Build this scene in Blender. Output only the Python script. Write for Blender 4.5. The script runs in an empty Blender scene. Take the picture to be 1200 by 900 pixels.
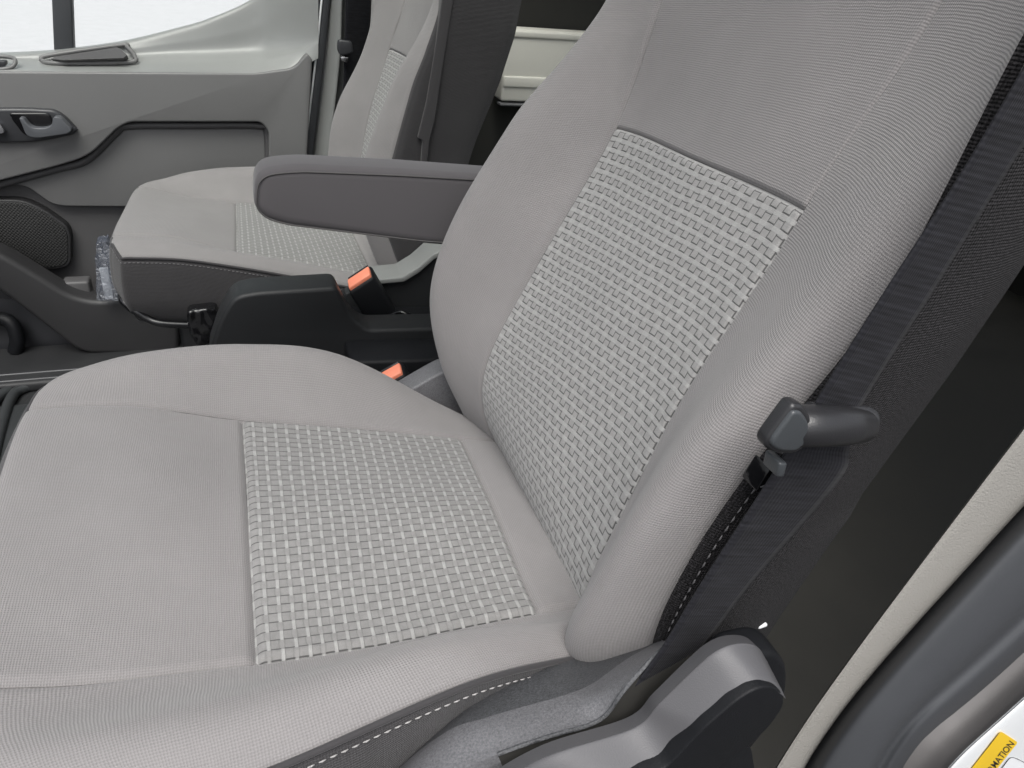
import bpy, bmesh, math, random
import numpy as np
from mathutils import Vector, Matrix
random.seed(4); np.random.seed(4)
SC = bpy.context.scene
COL = SC.collection
CZ = 1.56                                   # eye height above the ground outside

# ---------------------------------------------------------------- camera model
F = 850.0
def cam_axes(vp=(258, -92), a=-140):
    Y = np.array([vp[0]-600, vp[1]-450, F], float)
    D = np.array([a, (-F*F-a*Y[0])/Y[1], F], float)
    Y /= np.linalg.norm(Y); D /= np.linalg.norm(D)
    X = np.cross(D, Y); X = X if X[0] > 0 else -X
    return np.stack([X, Y, -D])
RC = cam_axes()
def P(u, v, y):
    """point of the sight line through photo position (u, v) that lies y metres across the van"""
    d = RC @ np.array([u-600, v-450, F])
    return d*(y/d[1])
def Pz(u, v, z):
    d = RC @ np.array([u-600, v-450, F])
    return d*(z/d[2])
def PL(lst, y=None):
    return [P(q[0], q[1], q[2] if len(q) > 2 else y) for q in lst]

cam = bpy.data.cameras.new('camera'); co = bpy.data.objects.new('camera', cam); COL.objects.link(co)
cam.sensor_width = 36; cam.lens = F/1200*36; cam.clip_start = 0.02; cam.clip_end = 3000
M = Matrix.Identity(4)
for i in range(3):
    M[i][0] = RC[i][0]; M[i][1] = -RC[i][1]; M[i][2] = -RC[i][2]
M[2][3] = CZ
co.matrix_world = M
SC.camera = co

# ---------------------------------------------------------------- materials
class NT:
    def __init__(s, name):
        s.m = bpy.data.materials.new(name); s.m.use_nodes = True
        s.t = s.m.node_tree; s.t.nodes.clear()
        s.out = s.n('ShaderNodeOutputMaterial')
        s.b = s.n('ShaderNodeBsdfPrincipled'); s.l(s.b.outputs[0], s.out.inputs[0])
    def n(s, k): return s.t.nodes.new(k)
    def l(s, a, b): s.t.links.new(a, b)
    def setin(s, sock, v):
        if isinstance(v, bpy.types.NodeSocket): s.l(v, sock)
        else: sock.default_value = v
    def m_(s, op, a, b=0.0, c=0.0):
        n = s.n('ShaderNodeMath'); n.operation = op
        s.setin(n.inputs[0], a); s.setin(n.inputs[1], b); s.setin(n.inputs[2], c)
        return n.outputs[0]
    def step(s, x, e, w=0.03):               # smooth step up at e
        n = s.n('ShaderNodeMapRange'); n.interpolation_type = 'SMOOTHSTEP'
        s.setin(n.inputs['Value'], x); n.inputs['From Min'].default_value = e-w; n.inputs['From Max'].default_value = e+w
        return n.outputs[0]
    def rng(s, x, a, b, c, d):
        n = s.n('ShaderNodeMapRange'); s.setin(n.inputs['Value'], x)
        for k, v in zip(('From Min', 'From Max', 'To Min', 'To Max'), (a, b, c, d)): n.inputs[k].default_value = v
        return n.outputs[0]
    def mix(s, f, a, b):
        n = s.n('ShaderNodeMix'); n.data_type = 'RGBA'
        s.setin(n.inputs[0], f); s.setin(n.inputs[6], a); s.setin(n.inputs[7], b)
        return n.outputs[2]
    def mul(s, col, f):
        n = s.n('ShaderNodeMix'); n.data_type = 'RGBA'; n.blend_type = 'MULTIPLY'; n.inputs[0].default_value = 1
        s.setin(n.inputs[6], col)
        c = s.n('ShaderNodeCombineXYZ')
        for i in range(3): s.setin(c.inputs[i], f)
        s.l(c.outputs[0], n.inputs[7]); return n.outputs[2]
    def noise(s, scale, detail=3, vec=None, rough=.55):
        n = s.n('ShaderNodeTexNoise'); n.inputs['Scale'].default_value = scale; n.inputs['Detail'].default_value = detail
        n.inputs['Roughness'].default_value = rough
        if vec is None:
            vec = s.n('ShaderNodeTexCoord').outputs['Object']
        s.l(vec, n.inputs['Vector']); return n.outputs[0]
    def uv(s):
        tc = s.n('ShaderNodeTexCoord'); sp = s.n('ShaderNodeSeparateXYZ'); s.l(tc.outputs['UV'], sp.inputs[0])
        return tc.outputs['UV'], sp.outputs[0], sp.outputs[1]
    def bump(s, h, strength=.3, dist=.001):
        n = s.n('ShaderNodeBump'); n.inputs['Strength'].default_value = strength; n.inputs['Distance'].default_value = dist
        s.l(h, n.inputs['Height']); s.l(n.outputs[0], s.b.inputs['Normal'])
    def set(s, **k):
        for a, v in k.items():
            s.setin(s.b.inputs[a.replace('_', ' ')], v)

def C4(c): return (c[0], c[1], c[2], 1) if not isinstance(c, (int, float)) else (c, c, c, 1)

def plastic(name, col, rough=.5, grain=900, gs=.25, var=.12, spec=.5, dist=.0006, speck=0.):
    t = NT(name)
    n1 = t.noise(grain, 2); n2 = t.noise(7, 4)
    f = t.m_('MULTIPLY_ADD', n2, 2*var, 1-var)
    if speck: f = t.m_('MULTIPLY', f, t.m_('MULTIPLY_ADD', t.noise(750, 2), 4*speck, 1-2*speck))
    t.set(Base_Color=t.mul(C4(col), f), Roughness=t.rng(n2, .3, .7, rough-.05, rough+.06))
    t.b.inputs['Specular IOR Level'].default_value = spec
    t.bump(n1, gs, dist)
    return t.m

def cloth(name, col, pitch=.0026, amp=.14, bs=.4, sheen=.2, mott=.10, fs=1500):
    """plain woven upholstery; needs UVs in metres"""
    t = NT(name); uvv, u, v = t.uv()
    k = 2*math.pi/pitch
    wob = t.noise(60, 2, uvv)
    uu = t.m_('MULTIPLY_ADD', wob, .0016, u); vv = t.m_('MULTIPLY_ADD', wob, -.0013, v)
    a = t.m_('SINE', t.m_('MULTIPLY', t.m_('ADD', uu, vv), k*.72))
    b = t.m_('SINE', t.m_('MULTIPLY', t.m_('SUBTRACT', uu, vv), k*.72))
    w = t.m_('MULTIPLY', a, b)
    fine = t.noise(fs, 2, uvv); big = t.noise(16, 4, uvv)
    f = t.m_('MULTIPLY_ADD', w, amp*(1 if fs > 1000 else .3), 1.0)
    f = t.m_('MAXIMUM', t.m_('ADD', f, t.m_('MULTIPLY_ADD', fine, amp*2.2*(1 if fs > 1000 else 2), -amp*1.1*(1 if fs > 1000 else 2))), .15)
    f = t.m_('MULTIPLY', f, t.m_('MULTIPLY_ADD', big, 2*mott, 1-mott))
    t.set(Base_Color=t.mul(C4(col), f), Roughness=.85)
    t.b.inputs['Specular IOR Level'].default_value = .2
    t.b.inputs['Sheen Weight'].default_value = sheen; t.b.inputs['Sheen Roughness'].default_value = .5
    h = t.m_('ADD', w, t.m_('MULTIPLY', fine, .8))
    t.bump(h, bs, .0006)
    return t.m

def insert_cloth(name, alt, light=.42, grey=.245, dark=.07, Pu=.0101, Qv=.0085, wb=.37, dl=.8, vw=.75, lb=.7):
    """two-tone basket weave: pale tufts in columns, a dark stepped line between them"""
    t = NT(name); uvv, u, v = t.uv()
    wob = t.noise(25, 2, uvv)
    u = t.m_('MULTIPLY_ADD', wob, .0022, u); v = t.m_('MULTIPLY_ADD', wob, -.0022, v)
    su = t.m_('DIVIDE', u, Pu); sv = t.m_('DIVIDE', v, Qv)
    c = t.m_('FLOOR', su); fu = t.m_('FRACT', su); r = t.m_('FLOOR', sv); fv = t.m_('FRACT', sv)
    par = t.m_('ABSOLUTE', t.m_('MODULO', t.m_('ADD', c, r), 2.0))
    par = t.step(par, .5, .1)
    npar = t.m_('SUBTRACT', 1.0, par)
    bar = t.m_('MULTIPLY', t.step(fu, .05, .04), t.m_('SUBTRACT', 1.0, t.step(fu, wb, .04)))
    gap = t.m_('MAXIMUM', t.step(fu, wb, .04), t.m_('SUBTRACT', 1.0, t.step(fu, .05, .04)))
    lm = t.m_('MULTIPLY', bar, t.m_('MULTIPLY_ADD', npar, 1-alt, alt))
    hz = t.m_('MULTIPLY', gap, t.m_('SUBTRACT', 1.0, t.step(fv, .115, .045)))
    def band(x, cx, hw): return t.m_('MULTIPLY', t.step(x, cx-hw, .025), t.m_('SUBTRACT', 1.0, t.step(x, cx+hw, .025)))
    ve = t.m_('ADD', t.m_('MULTIPLY', band(fu, wb+.06, .05), par), t.m_('MULTIPLY', band(fu, .965, .05), npar))
    ve = t.m_('MULTIPLY', ve, vw)
    dk = t.m_('MINIMUM', t.m_('MAXIMUM', hz, ve), 1.0)
    fine = t.noise(1300, 2, uvv); big = t.noise(14, 3, uvv); mid = t.noise(160, 2, uvv)
    col = t.mix(lm, C4((grey*1.0, grey*.985, grey*.965)), C4((light, light*.995, light*.975)))
    col = t.mix(t.m_('MULTIPLY', dk, dl), col, C4(dark))
    f = t.m_('MULTIPLY', t.m_('MULTIPLY_ADD', fine, .5, .75), t.m_('MULTIPLY_ADD', big, .2, .9))
    f = t.m_('MULTIPLY', f, t.m_('MULTIPLY_ADD', mid, .4, .8))
    t.set(Base_Color=t.mul(col, f), Roughness=.85)
    t.b.inputs['Specular IOR Level'].default_value = .2
    t.b.inputs['Sheen Weight'].default_value = .2
    h = t.m_('ADD', t.m_('MULTIPLY', lm, lb), t.m_('MULTIPLY', dk, -1.0))
    h = t.m_('ADD', h, t.m_('MULTIPLY', fine, .35))
    t.bump(h, .7, .0016)
    return t.m

MAT = {}
GREY = (.231, .221, .2195)
MAT['grey'] = cloth('grey_cloth', GREY)
MAT['insert'] = insert_cloth('cushion_weave', .10, light=.335, grey=.232, dark=.05, dl=.85, vw=.15, lb=.55, wb=.34)
MAT['insert_back'] = insert_cloth('backrest_weave', .55, light=.35, grey=.29, wb=.40, dark=.06, dl=.85, vw=1.0, lb=.12)
MAT['black'] = cloth('black_cloth', (.0165, .0155, .0168), amp=1.2, bs=.8, sheen=.04, mott=.2, fs=620)
MAT['skirt'] = cloth('charcoal_cloth', (.044, .042, .044), amp=.3, bs=.6, mott=.15)
MAT['arm'] = cloth('armrest_cloth', (.082, .077, .081), amp=.3, bs=.6, mott=.15)
MAT['thread'] = plastic('thread', (.36, .35, .345), .8, var=.2)
MAT['darkthread'] = plastic('dark_thread', (.16, .155, .16), .8, var=.3)
MAT['seam'] = plastic('seam_piping', (.075, .072, .072), .85)
MAT['shield'] = plastic('grey_plastic', (.14, .14, .148), .42, 1500, .5, .08, .5, .0008, .35)
MAT['shield_dark'] = plastic('shadow_grey_plastic', (.072, .074, .079), .5, 1500, .6, .1, .5, .0008, .5)  # shield plastic again, darkened for the shade on its sloping shoulder
MAT['cover'] = plastic('dark_plastic', (.085, .084, .089), .44, 1400, .25, .1, .5, .0006)
MAT['blackpl'] = plastic('black_plastic', (.0075, .008, .0095), .5, 1200, .35, .15, .22)
MAT['consolepl'] = plastic('console_plastic', (.0155, .0163, .0175), .45, 1200, .35, .15, .35)
MAT['guide'] = plastic('guide_plastic', (.020, .020, .022), .33, 1200, .2, .15)
MAT['guidecap'] = plastic('guide_cap_plastic', (.05, .055, .06), .30, 1200, .2, .1)
MAT['gloss'] = plastic('gloss_black', (.008, .008, .009), .08, 200, .15, .1)
MAT['wrap'] = plastic('crinkled_black_wrap', (.008, .008, .009), .06, 18, 1.0, .1, .5, .03)
MAT['orange'] = plastic('orange_button', (.80, .25, .15), .45, 600, .1, .06)
MAT['door'] = plastic('door_plastic', (.155, .154, .154), .42, 900, .35, .06)
MAT['door_top_lit'] = plastic('door_upper_lit_plastic', (.25, .256, .251), .34, 900, .25, .05, .6)  # paler, glossier door plastic: upper trim tone plus window light on the ledge
MAT['door_low'] = plastic('door_lower_plastic', (.082, .080, .082), .5, 900, .4, .08)
MAT['door_pocket'] = plastic('pocket_plastic', (.029, .0285, .030), .5, 900, .4, .08)
MAT['bezel'] = plastic('bezel_plastic', (.035, .036, .040), .35, 900, .2, .1)
MAT['lever'] = plastic('lever_plastic', (.10, .105, .115), .30, 900, .15, .1)
MAT['rubber'] = plastic('seal_rubber', (.055, .058, .064), .55, 500, .2, .15)
MAT['pillar_far'] = plastic('pillar_plastic', (.20, .205, .20), .6, 900, .3, .06)
MAT['cream'] = plastic('cream_trim', (.285, .275, .255), .8, 700, .55, .05, .2, .0010)
MAT['creamboard'] = plastic('cream_board', (.72, .70, .64), .6, 300, .1, .05)
MAT['dark_in'] = plastic('cargo_lining', (.026, .025, .022), .85, 40, .3, .3)
MAT['cargofloor'] = plastic('cargo_floor', (.052, .050, .044), .7, 60, .4, .35)
MAT['floor'] = plastic('floor_rubber', (.020, .0205, .022), .55, 300, .4, .2)
MAT['mat'] = plastic('mat_rubber', (.038, .041, .043), .45, 500, .4, .15)
MAT['edge'] = plastic('edge_primer', (.165, .158, .156), .6, 300, .2, .06)
MAT['headliner'] = plastic('headliner', (.50, .49, .47), .9, 300, .3, .05)
MAT['paint'] = plastic('white_paint', (.80, .82, .83), .25, 30, .02, .02)
MAT['paper'] = plastic('white_paper', (.75, .76, .78), .7, 60, .2, .05)
MAT['yellow'] = plastic('yellow_print', (.86, .56, .02), .45, 300, .05, .05)
MAT['ink'] = plastic('ink', (.03, .025, .02), .6)
MAT['chrome'] = plastic('bright_metal', (.6, .6, .62), .2)
MAT['chrome'].node_tree.nodes['Principled BSDF'].inputs['Metallic'].default_value = 1
MAT['concrete'] = plastic('concrete', (.56, .525, .55), .9, 3, .3, .1)
MAT['asphalt'] = plastic('asphalt', (.055, .055, .056), .9, 60, .5, .2)

def belt_mat():
    t = NT('belt_webbing'); uvv, u, v = t.uv()
    a = t.m_('SINE', t.m_('MULTIPLY', u, 2*math.pi/.0030))
    b = t.m_('SINE', t.m_('MULTIPLY', v, 2*math.pi/.0021))
    mp = t.n('ShaderNodeMapping'); mp.inputs['Scale'].default_value = (330, 38, 1); t.l(uvv, mp.inputs['Vector'])
    s = t.noise(1.0, 3, mp.outputs[0]); fine = t.noise(1400, 2, uvv)
    f = t.m_('ADD', t.m_('MULTIPLY_ADD', a, .10, .1), t.m_('MULTIPLY', s, 1.8))
    f = t.m_('MULTIPLY', f, t.m_('MULTIPLY_ADD', fine, 1.0, .5))
    t.set(Base_Color=t.mul(C4((.0165, .0165, .020)), f), Roughness=.6)
    t.b.inputs['Sheen Weight'].default_value = .04
    t.b.inputs['Specular IOR Level'].default_value = .14
    t.bump(t.m_('ADD', t.m_('MULTIPLY', a, .5), t.m_('MULTIPLY', b, .5)), .25, .0005)
    return t.m
MAT['belt'] = belt_mat()

def glass_mat(name, tint, fac=.06):
    t = NT(name); t.t.nodes.remove(t.b)
    tr = t.n('ShaderNodeBsdfTransparent'); tr.inputs[0].default_value = C4(tint)
    gl = t.n('ShaderNodeBsdfGlossy'); gl.inputs['Roughness'].default_value = .05
    fr = t.n('ShaderNodeFresnel'); fr.inputs[0].default_value = 1.45
    mx = t.n('ShaderNodeMixShader'); t.l(fr.outputs[0], mx.inputs[0]); t.l(tr.outputs[0], mx.inputs[1]); t.l(gl.outputs[0], mx.inputs[2])
    t.l(mx.outputs[0], t.out.inputs[0]); return t.m
MAT['tint'] = glass_mat('tinted_glass', (.95, .965, .945))
MAT['glass'] = glass_mat('window_glass', (.90, .94, .92))

def bag_mat():
    t = NT('clear_film'); t.t.nodes.remove(t.b)
    tr = t.n('ShaderNodeBsdfTransparent'); tr.inputs[0].default_value = (.9, .92, .96, 1)
    gl = t.n('ShaderNodeBsdfGlossy'); gl.inputs['Roughness'].default_value = .18
    df = t.n('ShaderNodeBsdfDiffuse'); df.inputs[0].default_value = (  .16, .18, .23, 1)
    m1 = t.n('ShaderNodeMixShader'); m1.inputs[0].default_value = .45; t.l(gl.outputs[0], m1.inputs[1]); t.l(df.outputs[0], m1.inputs[2])
    m2 = t.n('ShaderNodeMixShader'); m2.inputs[0].default_value = .5; t.l(tr.outputs[0], m2.inputs[1]); t.l(m1.outputs[0], m2.inputs[2])
    bp = t.n('ShaderNodeBump'); bp.inputs['Strength'].default_value = .8; bp.inputs['Distance'].default_value = .01
    t.l(t.noise(40, 3), bp.inputs['Height']); t.l(bp.outputs[0], gl.inputs['Normal'])
    t.l(m2.outputs[0], t.out.inputs[0]); return t.m
MAT['film'] = bag_mat()

def grille_mat():
    t = NT('speaker_mesh')
    tc = t.n('ShaderNodeTexCoord'); sp = t.n('ShaderNodeSeparateXYZ'); t.l(tc.outputs['Object'], sp.inputs[0])
    k = 2*math.pi/.0075
    a = t.m_('SINE', t.m_('MULTIPLY', sp.outputs[0], k)); b = t.m_('SINE', t.m_('MULTIPLY', sp.outputs[2], k))
    w = t.m_('MULTIPLY', a, b); f = t.step(w, .1, .3)
    t.set(Base_Color=t.mix(f, C4(.030), C4(.006)), Roughness=.55)
    t.bump(t.m_('MULTIPLY', f, -1.0), .6, .001); return t.m
MAT['grille'] = grille_mat()

# ---------------------------------------------------------------- object helpers
def tag(o, label=None, cat=None, group=None, kind=None):
    if label: o['label'] = label
    if cat: o['category'] = cat
    if group: o['group'] = group
    if kind: o['kind'] = kind
    return o
def thing(name, loc, label, cat, group=None):
    o = bpy.data.objects.new(name, None); COL.objects.link(o); o.empty_display_size = .05
    o.location = (loc[0], loc[1], loc[2]+CZ)
    return tag(o, label, cat, group)
def wloc(o):
    v = Vector((0, 0, 0))
    while o is not None: v += o.location; o = o.parent
    return v
def link(name, me, mat, parent=None, sharp=40):
    o = bpy.data.objects.new(name, me); COL.objects.link(o)
    me.materials.append(MAT[mat] if isinstance(mat, str) else mat)
    if parent is not None:
        o.parent = parent
    off = wloc(parent) if parent is not None else Vector((0, 0, 0))
    me.transform(Matrix.Translation(Vector((0, 0, CZ))-off))
    for p in me.polygons: p.use_smooth = len(p.vertices) < 9
    if sharp: me.set_sharp_from_angle(angle=math.radians(sharp))
    return o
def mesh(name, verts, faces, mat, parent=None, sharp=40):
    me = bpy.data.meshes.new(name); me.from_pydata([tuple(map(float, v)) for v in verts], [], faces); me.update()
    return link(name, me, mat, parent, sharp)
def bmo(name, bm, mat, parent=None, sharp=40):
    bmesh.ops.recalc_face_normals(bm, faces=bm.faces)
    me = bpy.data.meshes.new(name); bm.to_mesh(me); bm.free()
    return link(name, me, mat, parent, sharp)
def bevel(o, w, seg=3, ang=30):
    b = o.modifiers.new('bevel', 'BEVEL'); b.width = w; b.segments = seg; b.limit_method = 'ANGLE'; b.angle_limit = math.radians(ang)
    b.harden_normals = False; return o

def cr(pts, t):
    """Catmull-Rom through pts (K, ..., 3) at parameters t"""
    pts = np.asarray(pts, float); K = len(pts)
    t = np.clip(np.asarray(t, float), 0, K-1); i = np.minimum(t.astype(int), K-2); f = (t-i)
    ext = np.concatenate([2*pts[:1]-pts[1:2], pts, 2*pts[-1:]-pts[-2:-1]])
    p0, p1, p2, p3 = ext[i], ext[i+1], ext[i+2], ext[i+3]
    f = f.reshape((-1,)+(1,)*(pts.ndim-1))
    return .5*((2*p1)+(-p0+p2)*f+(2*p0-5*p1+4*p2-p3)*f*f+(-p0+3*p1-3*p2+p3)*f**3)
def spl(pts, n):
    return cr(pts, np.linspace(0, len(pts)-1, n))

class Net:
    def __init__(s, rows): s.a = np.asarray(rows, float)          # [v][u][3]
    def ev(s, us, vs):
        A = np.stack([cr(r, us) for r in s.a])                    # v, nu, 3
        return np.swapaxes(cr(A, vs), 0, 1)                       # nu, nv, 3
def dist(n, a=.85):
    x = np.linspace(0, 1, n); return x-a*np.sin(2*np.pi*x)/(2*np.pi)
def grid_normals(G):
    du = np.gradient(G, axis=0); dv = np.gradient(G, axis=1)
    N = np.cross(du, dv); N /= np.linalg.norm(N, axis=2, keepdims=True)+1e-12
    return N
def grid_mesh(name, G, mat, parent, uv=True, sharp=0, uvscale=1.0, origin=(0, 0)):
    nu, nv = G.shape[:2]
    V = G.reshape(-1, 3)
    Fc = [(i*nv+j, (i+1)*nv+j, (i+1)*nv+j+1, i*nv+j+1) for i in range(nu-1) for j in range(nv-1)]
    me = bpy.data.meshes.new(name); me.from_pydata(V.tolist(), [], Fc); me.update()
    if uv:
        du = np.linalg.norm(np.diff(G, axis=0), axis=2).mean(1); dv = np.linalg.norm(np.diff(G, axis=1), axis=2).mean(0)
        U = np.concatenate([[0], np.cumsum(du)])+origin[0]; W = np.concatenate([[0], np.cumsum(dv)])+origin[1]
        L = me.uv_layers.new(name='UVMap')
        vi = np.empty(len(me.loops), int); me.loops.foreach_get('vertex_index', vi)
        L.data.foreach_set('uv', np.stack([U[vi//nv], W[vi % nv]], 1).ravel())
    return link(name, me, mat, parent, sharp)
def patch(name, net, u, v, n, mat, parent, seams='', depth=.005, width=.012, puff=0., side=1, a=.85, wrinkle=0., seed=0, lift=0.):
    """one upholstery panel: part of a net, its seamed edges (l r = v ends, t b = u ends) rolled in"""
    us = u[0]+(u[1]-u[0])*dist(n[0], a); vs = v[0]+(v[1]-v[0])*dist(n[1], a)
    G = net.ev(us, vs); N = grid_normals(G)*side
    cu = np.concatenate([np.zeros((1, n[1])), np.cumsum(np.linalg.norm(np.diff(G, axis=0), axis=2), 0)], 0)
    cv = np.concatenate([np.zeros((n[0], 1)), np.cumsum(np.linalg.norm(np.diff(G, axis=1), axis=2), 1)], 1)
    h = np.zeros(G.shape[:2])+lift
    D = {'t': cu, 'b': cu[-1:]-cu, 'l': cv, 'r': cv[:, -1:]-cv}
    mn = np.full(h.shape, 9.)
    for s_ in seams:
        k_ = .45 if s_.isupper() else 1.0; s_ = s_.lower()          # capitals: a shallower seam
        q = np.clip(1-D[s_]/(width*k_), 0, 1); h -= depth*k_*q*q
        mn = np.minimum(mn, D[s_])
    if seams and puff: h += puff*(1-np.exp(-mn/.05))
    if wrinkle:
        rs = np.random.RandomState(seed)
        for k in range(10):
            kx, ky = rs.normal(0, 22), rs.normal(0, 22)
            h += wrinkle*.35*np.sin(kx*cu+ky*cv+rs.uniform(0, 6.28))
    G = G+N*h[..., None]
    return grid_mesh(name, G, mat, parent)
def tube(name, pts, r, mat, parent=None, n=10, seg=60, closed=False, flat=None):
    pts = np.asarray(pts, float)
    C = spl(pts, seg) if seg else pts
    T = np.gradient(C, axis=0); T /= np.linalg.norm(T, axis=1, keepdims=True)+1e-12
    up = np.array([0, 0, 1.]); up = up if abs(T[0] @ up) < .9 else np.array([0, 1., 0])
    V = []; rr = np.full(len(C), r) if np.isscalar(r) else np.interp(np.linspace(0, 1, len(C)), np.linspace(0, 1, len(r)), r)
    x = np.cross(T[0], up); x /= np.linalg.norm(x)
    for c, t, q in zip(C, T, rr):
        x = x-t*(x @ t); x /= np.linalg.norm(x); y = np.cross(t, x)
        for k in range(n):
            a = 2*np.pi*k/n; V.append(c+q*(np.cos(a)*x+np.sin(a)*y))
    m = len(C)
    Fc = [(i*n+k, i*n+(k+1) % n, (i+1)*n+(k+1) % n, (i+1)*n+k) for i in range(m-1) for k in range(n)]
    Fc += [tuple(range(n))[::-1], tuple((m-1)*n+k for k in range(n))]
    return mesh(name, V, Fc, mat, parent, 60)
def stitches(name, pts, normals, mat, parent, L=.0042, gap=.0022, r=.0006):
    """a row of separate thread stitches along a curve"""
    pts = np.asarray(pts); d = np.concatenate([[0], np.cumsum(np.linalg.norm(np.diff(pts, axis=0), axis=1))])
    bm = bmesh.new(); s = 0
    while s+L < d[-1]:
        q = [np.array([np.interp(x, d, pts[:, k]) for k in range(3)]) for x in (s, s+L*.5, s+L)]
        nn = np.array([np.interp(s, d, normals[:, k]) for k in range(3)])
        t = q[2]-q[0]; t /= np.linalg.norm(t)+1e-9; b = np.cross(nn, t)
        ring = []
        for c, k, hh in ((q[0], .5, -.2), (q[1], 1, .5), (q[2], .5, -.2)):
            ring.append([bm.verts.new(tuple(c+nn*r*(hh+math.sin(x)*k)+b*r*math.cos(x)*k*1.3)) for x in np.linspace(0, 2*np.pi, 7)[:-1]])
        for A, B in zip(ring, ring[1:]):
            for k in range(6): bm.faces.new((A[k], A[(k+1) % 6], B[(k+1) % 6], B[k]))
        bm.faces.new(ring[0]); bm.faces.new(ring[-1]); s += L+gap
    return bmo(name, bm, mat, parent, 0)
def rounded(poly, r, n=5):
    """2-D polygon with its corners rounded; r a radius or one per corner"""
    out = []; K = len(poly)
    for i in range(K):
        p = np.array(poly[i], float); a = np.array(poly[i-1], float)-p; b = np.array(poly[(i+1) % K], float)-p
        la, lb = np.linalg.norm(a), np.linalg.norm(b); rr = r[i] if not np.isscalar(r) else r
        d = min(rr, la*.45, lb*.45)
        if d < 1e-5: out.append(p); continue
        A = p+a/la*d; B = p+b/lb*d
        for t in np.linspace(0, 1, n): out.append((1-t)**2*A+2*t*(1-t)*p+t*t*B)
    return out
def prism(name, poly, y0, y1, mat, parent=None, bev=0., seg=3, sharp=35):
    """profile in (x, z) extruded across the van from y0 to y1"""
    bm = bmesh.new()
    A = [bm.verts.new((p[0], y0, p[1])) for p in poly]; B = [bm.verts.new((p[0], y1, p[1])) for p in poly]
    bm.faces.new(A); bm.faces.new(B[::-1])
    K = len(poly)
    for i in range(K): bm.faces.new((A[i], B[i], B[(i+1) % K], A[(i+1) % K]))
    if bev:
        bmesh.ops.recalc_face_normals(bm, faces=bm.faces)
        ed = [e for e in bm.edges if e.calc_face_angle(0) > math.radians(40)]
        bmesh.ops.bevel(bm, geom=ed, offset=bev, segments=seg, affect='EDGES', profile=.5, clamp_overlap=True)
    return bmo(name, bm, mat, parent, sharp)
def pxz(lst, y): return [(P(u, v, y)[0], P(u, v, y)[2]) for u, v in lst]
def box(name, lo, hi, mat, parent=None, bev=0.):
    x0, y0, z0 = lo; x1, y1, z1 = hi
    return prism(name, [(x0, z0), (x1, z0), (x1, z1), (x0, z1)], y0, y1, mat, parent, bev)
def hexa(name, c, ax, ay, az, mat, parent=None, bev=0.):
    """a box from its centre and three half-axis vectors"""
    bm = bmesh.new(); c, ax, ay, az = map(lambda q: np.asarray(q, float), (c, ax, ay, az)); vs = {}
    for i in (-1, 1):
        for j in (-1, 1):
            for k in (-1, 1): vs[i, j, k] = bm.verts.new(tuple(c+i*ax+j*ay+k*az))
    for f in (((-1,-1,-1),(-1,1,-1),(-1,1,1),(-1,-1,1)), ((1,-1,-1),(1,1,-1),(1,1,1),(1,-1,1)), ((-1,-1,-1),(1,-1,-1),(1,-1,1),(-1,-1,1)),
              ((-1,1,-1),(1,1,-1),(1,1,1),(-1,1,1)), ((-1,-1,-1),(1,-1,-1),(1,1,-1),(-1,1,-1)), ((-1,-1,1),(1,-1,1),(1,1,1),(-1,1,1))):
        bm.faces.new([vs[q] for q in f])
    bmesh.ops.recalc_face_normals(bm, faces=bm.faces)
    if bev: bmesh.ops.bevel(bm, geom=list(bm.edges), offset=bev, segments=3, affect='EDGES', profile=.5, clamp_overlap=True)
    return bmo(name, bm, mat, parent, 35)

# ---------------------------------------------------------------- the two seats
YC = .985                                    # the van's centre line
def mir(p):
    p = np.array(p, float); p[..., 1] = 2*YC-p[..., 1]
    p[..., 0] -= .10*np.clip(p[..., 2]+.42, 0, 1)          # its back stands a little more upright
    p[..., 2] -= (.046+.055*np.clip(p[..., 1]-1.2, 0, 1))*(p[..., 2] > -.8); return p

def cushion_net():
    """rows run front to rear; each row is one seam or crest line of the cushion"""
    near = PL([(-85, 812), (-50, 803), (100, 797), (300, 775), (465, 748), (632, 715), (740, 700)], .36)
    far = PL([(30, 484), (48, 476), (160, 474), (285, 490), (415, 500), (540, 512), (640, 522)], .668)
    mid = [np.array([(a[0]+b[0])/2, .515, (a[2]+b[2])/2+.003]) for a, b in zip(near, far)]
    e0 = [(-.218, .25), (-.195, .25), (-.12, .25)]
    eg = PL([(315, 900, .25), (557, 797, .272), (692, 764, .298), (790, 735, .31)])
    edge = [np.array([x, y, eg[0][2]+dz]) for (x, y), dz in zip(e0, (-.026, -.014, -.004))]+eg
    cr_ = [np.array([e[0]*.5+n[0]*.5, e[1]*.62+n[1]*.38, max(e[2], n[2])+.004]) for e, n in zip(edge, near)]
    fc = PL([(62, 449, .712), (88, 434, .720), (165, 416, .728), (285, 409, .733), (398, 420, .733), (515, 475, .733), (600, 512, .728)])
    fe = [f+np.array([dx, dy, dz]) for f, dx, dy, dz in zip(fc, (.045, .04, .02, 0, 0, 0, 0), (.035, .036, .038, .037, .037, .03, .028), (-.022, -.026, -.028, -.028, -.028, -.025, -.02))]
    for k, (dx, dz) in enumerate(((.085, -.012), (.066, -.008), (.026, -.004))):      # rounded front corner
        edge[k] = edge[k]+np.array([dx, 0, dz]); cr_[k] = cr_[k]+np.array([dx*.42, 0, dz*.5])
    return [edge, cr_, near, mid, far, fc, fe]
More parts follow.
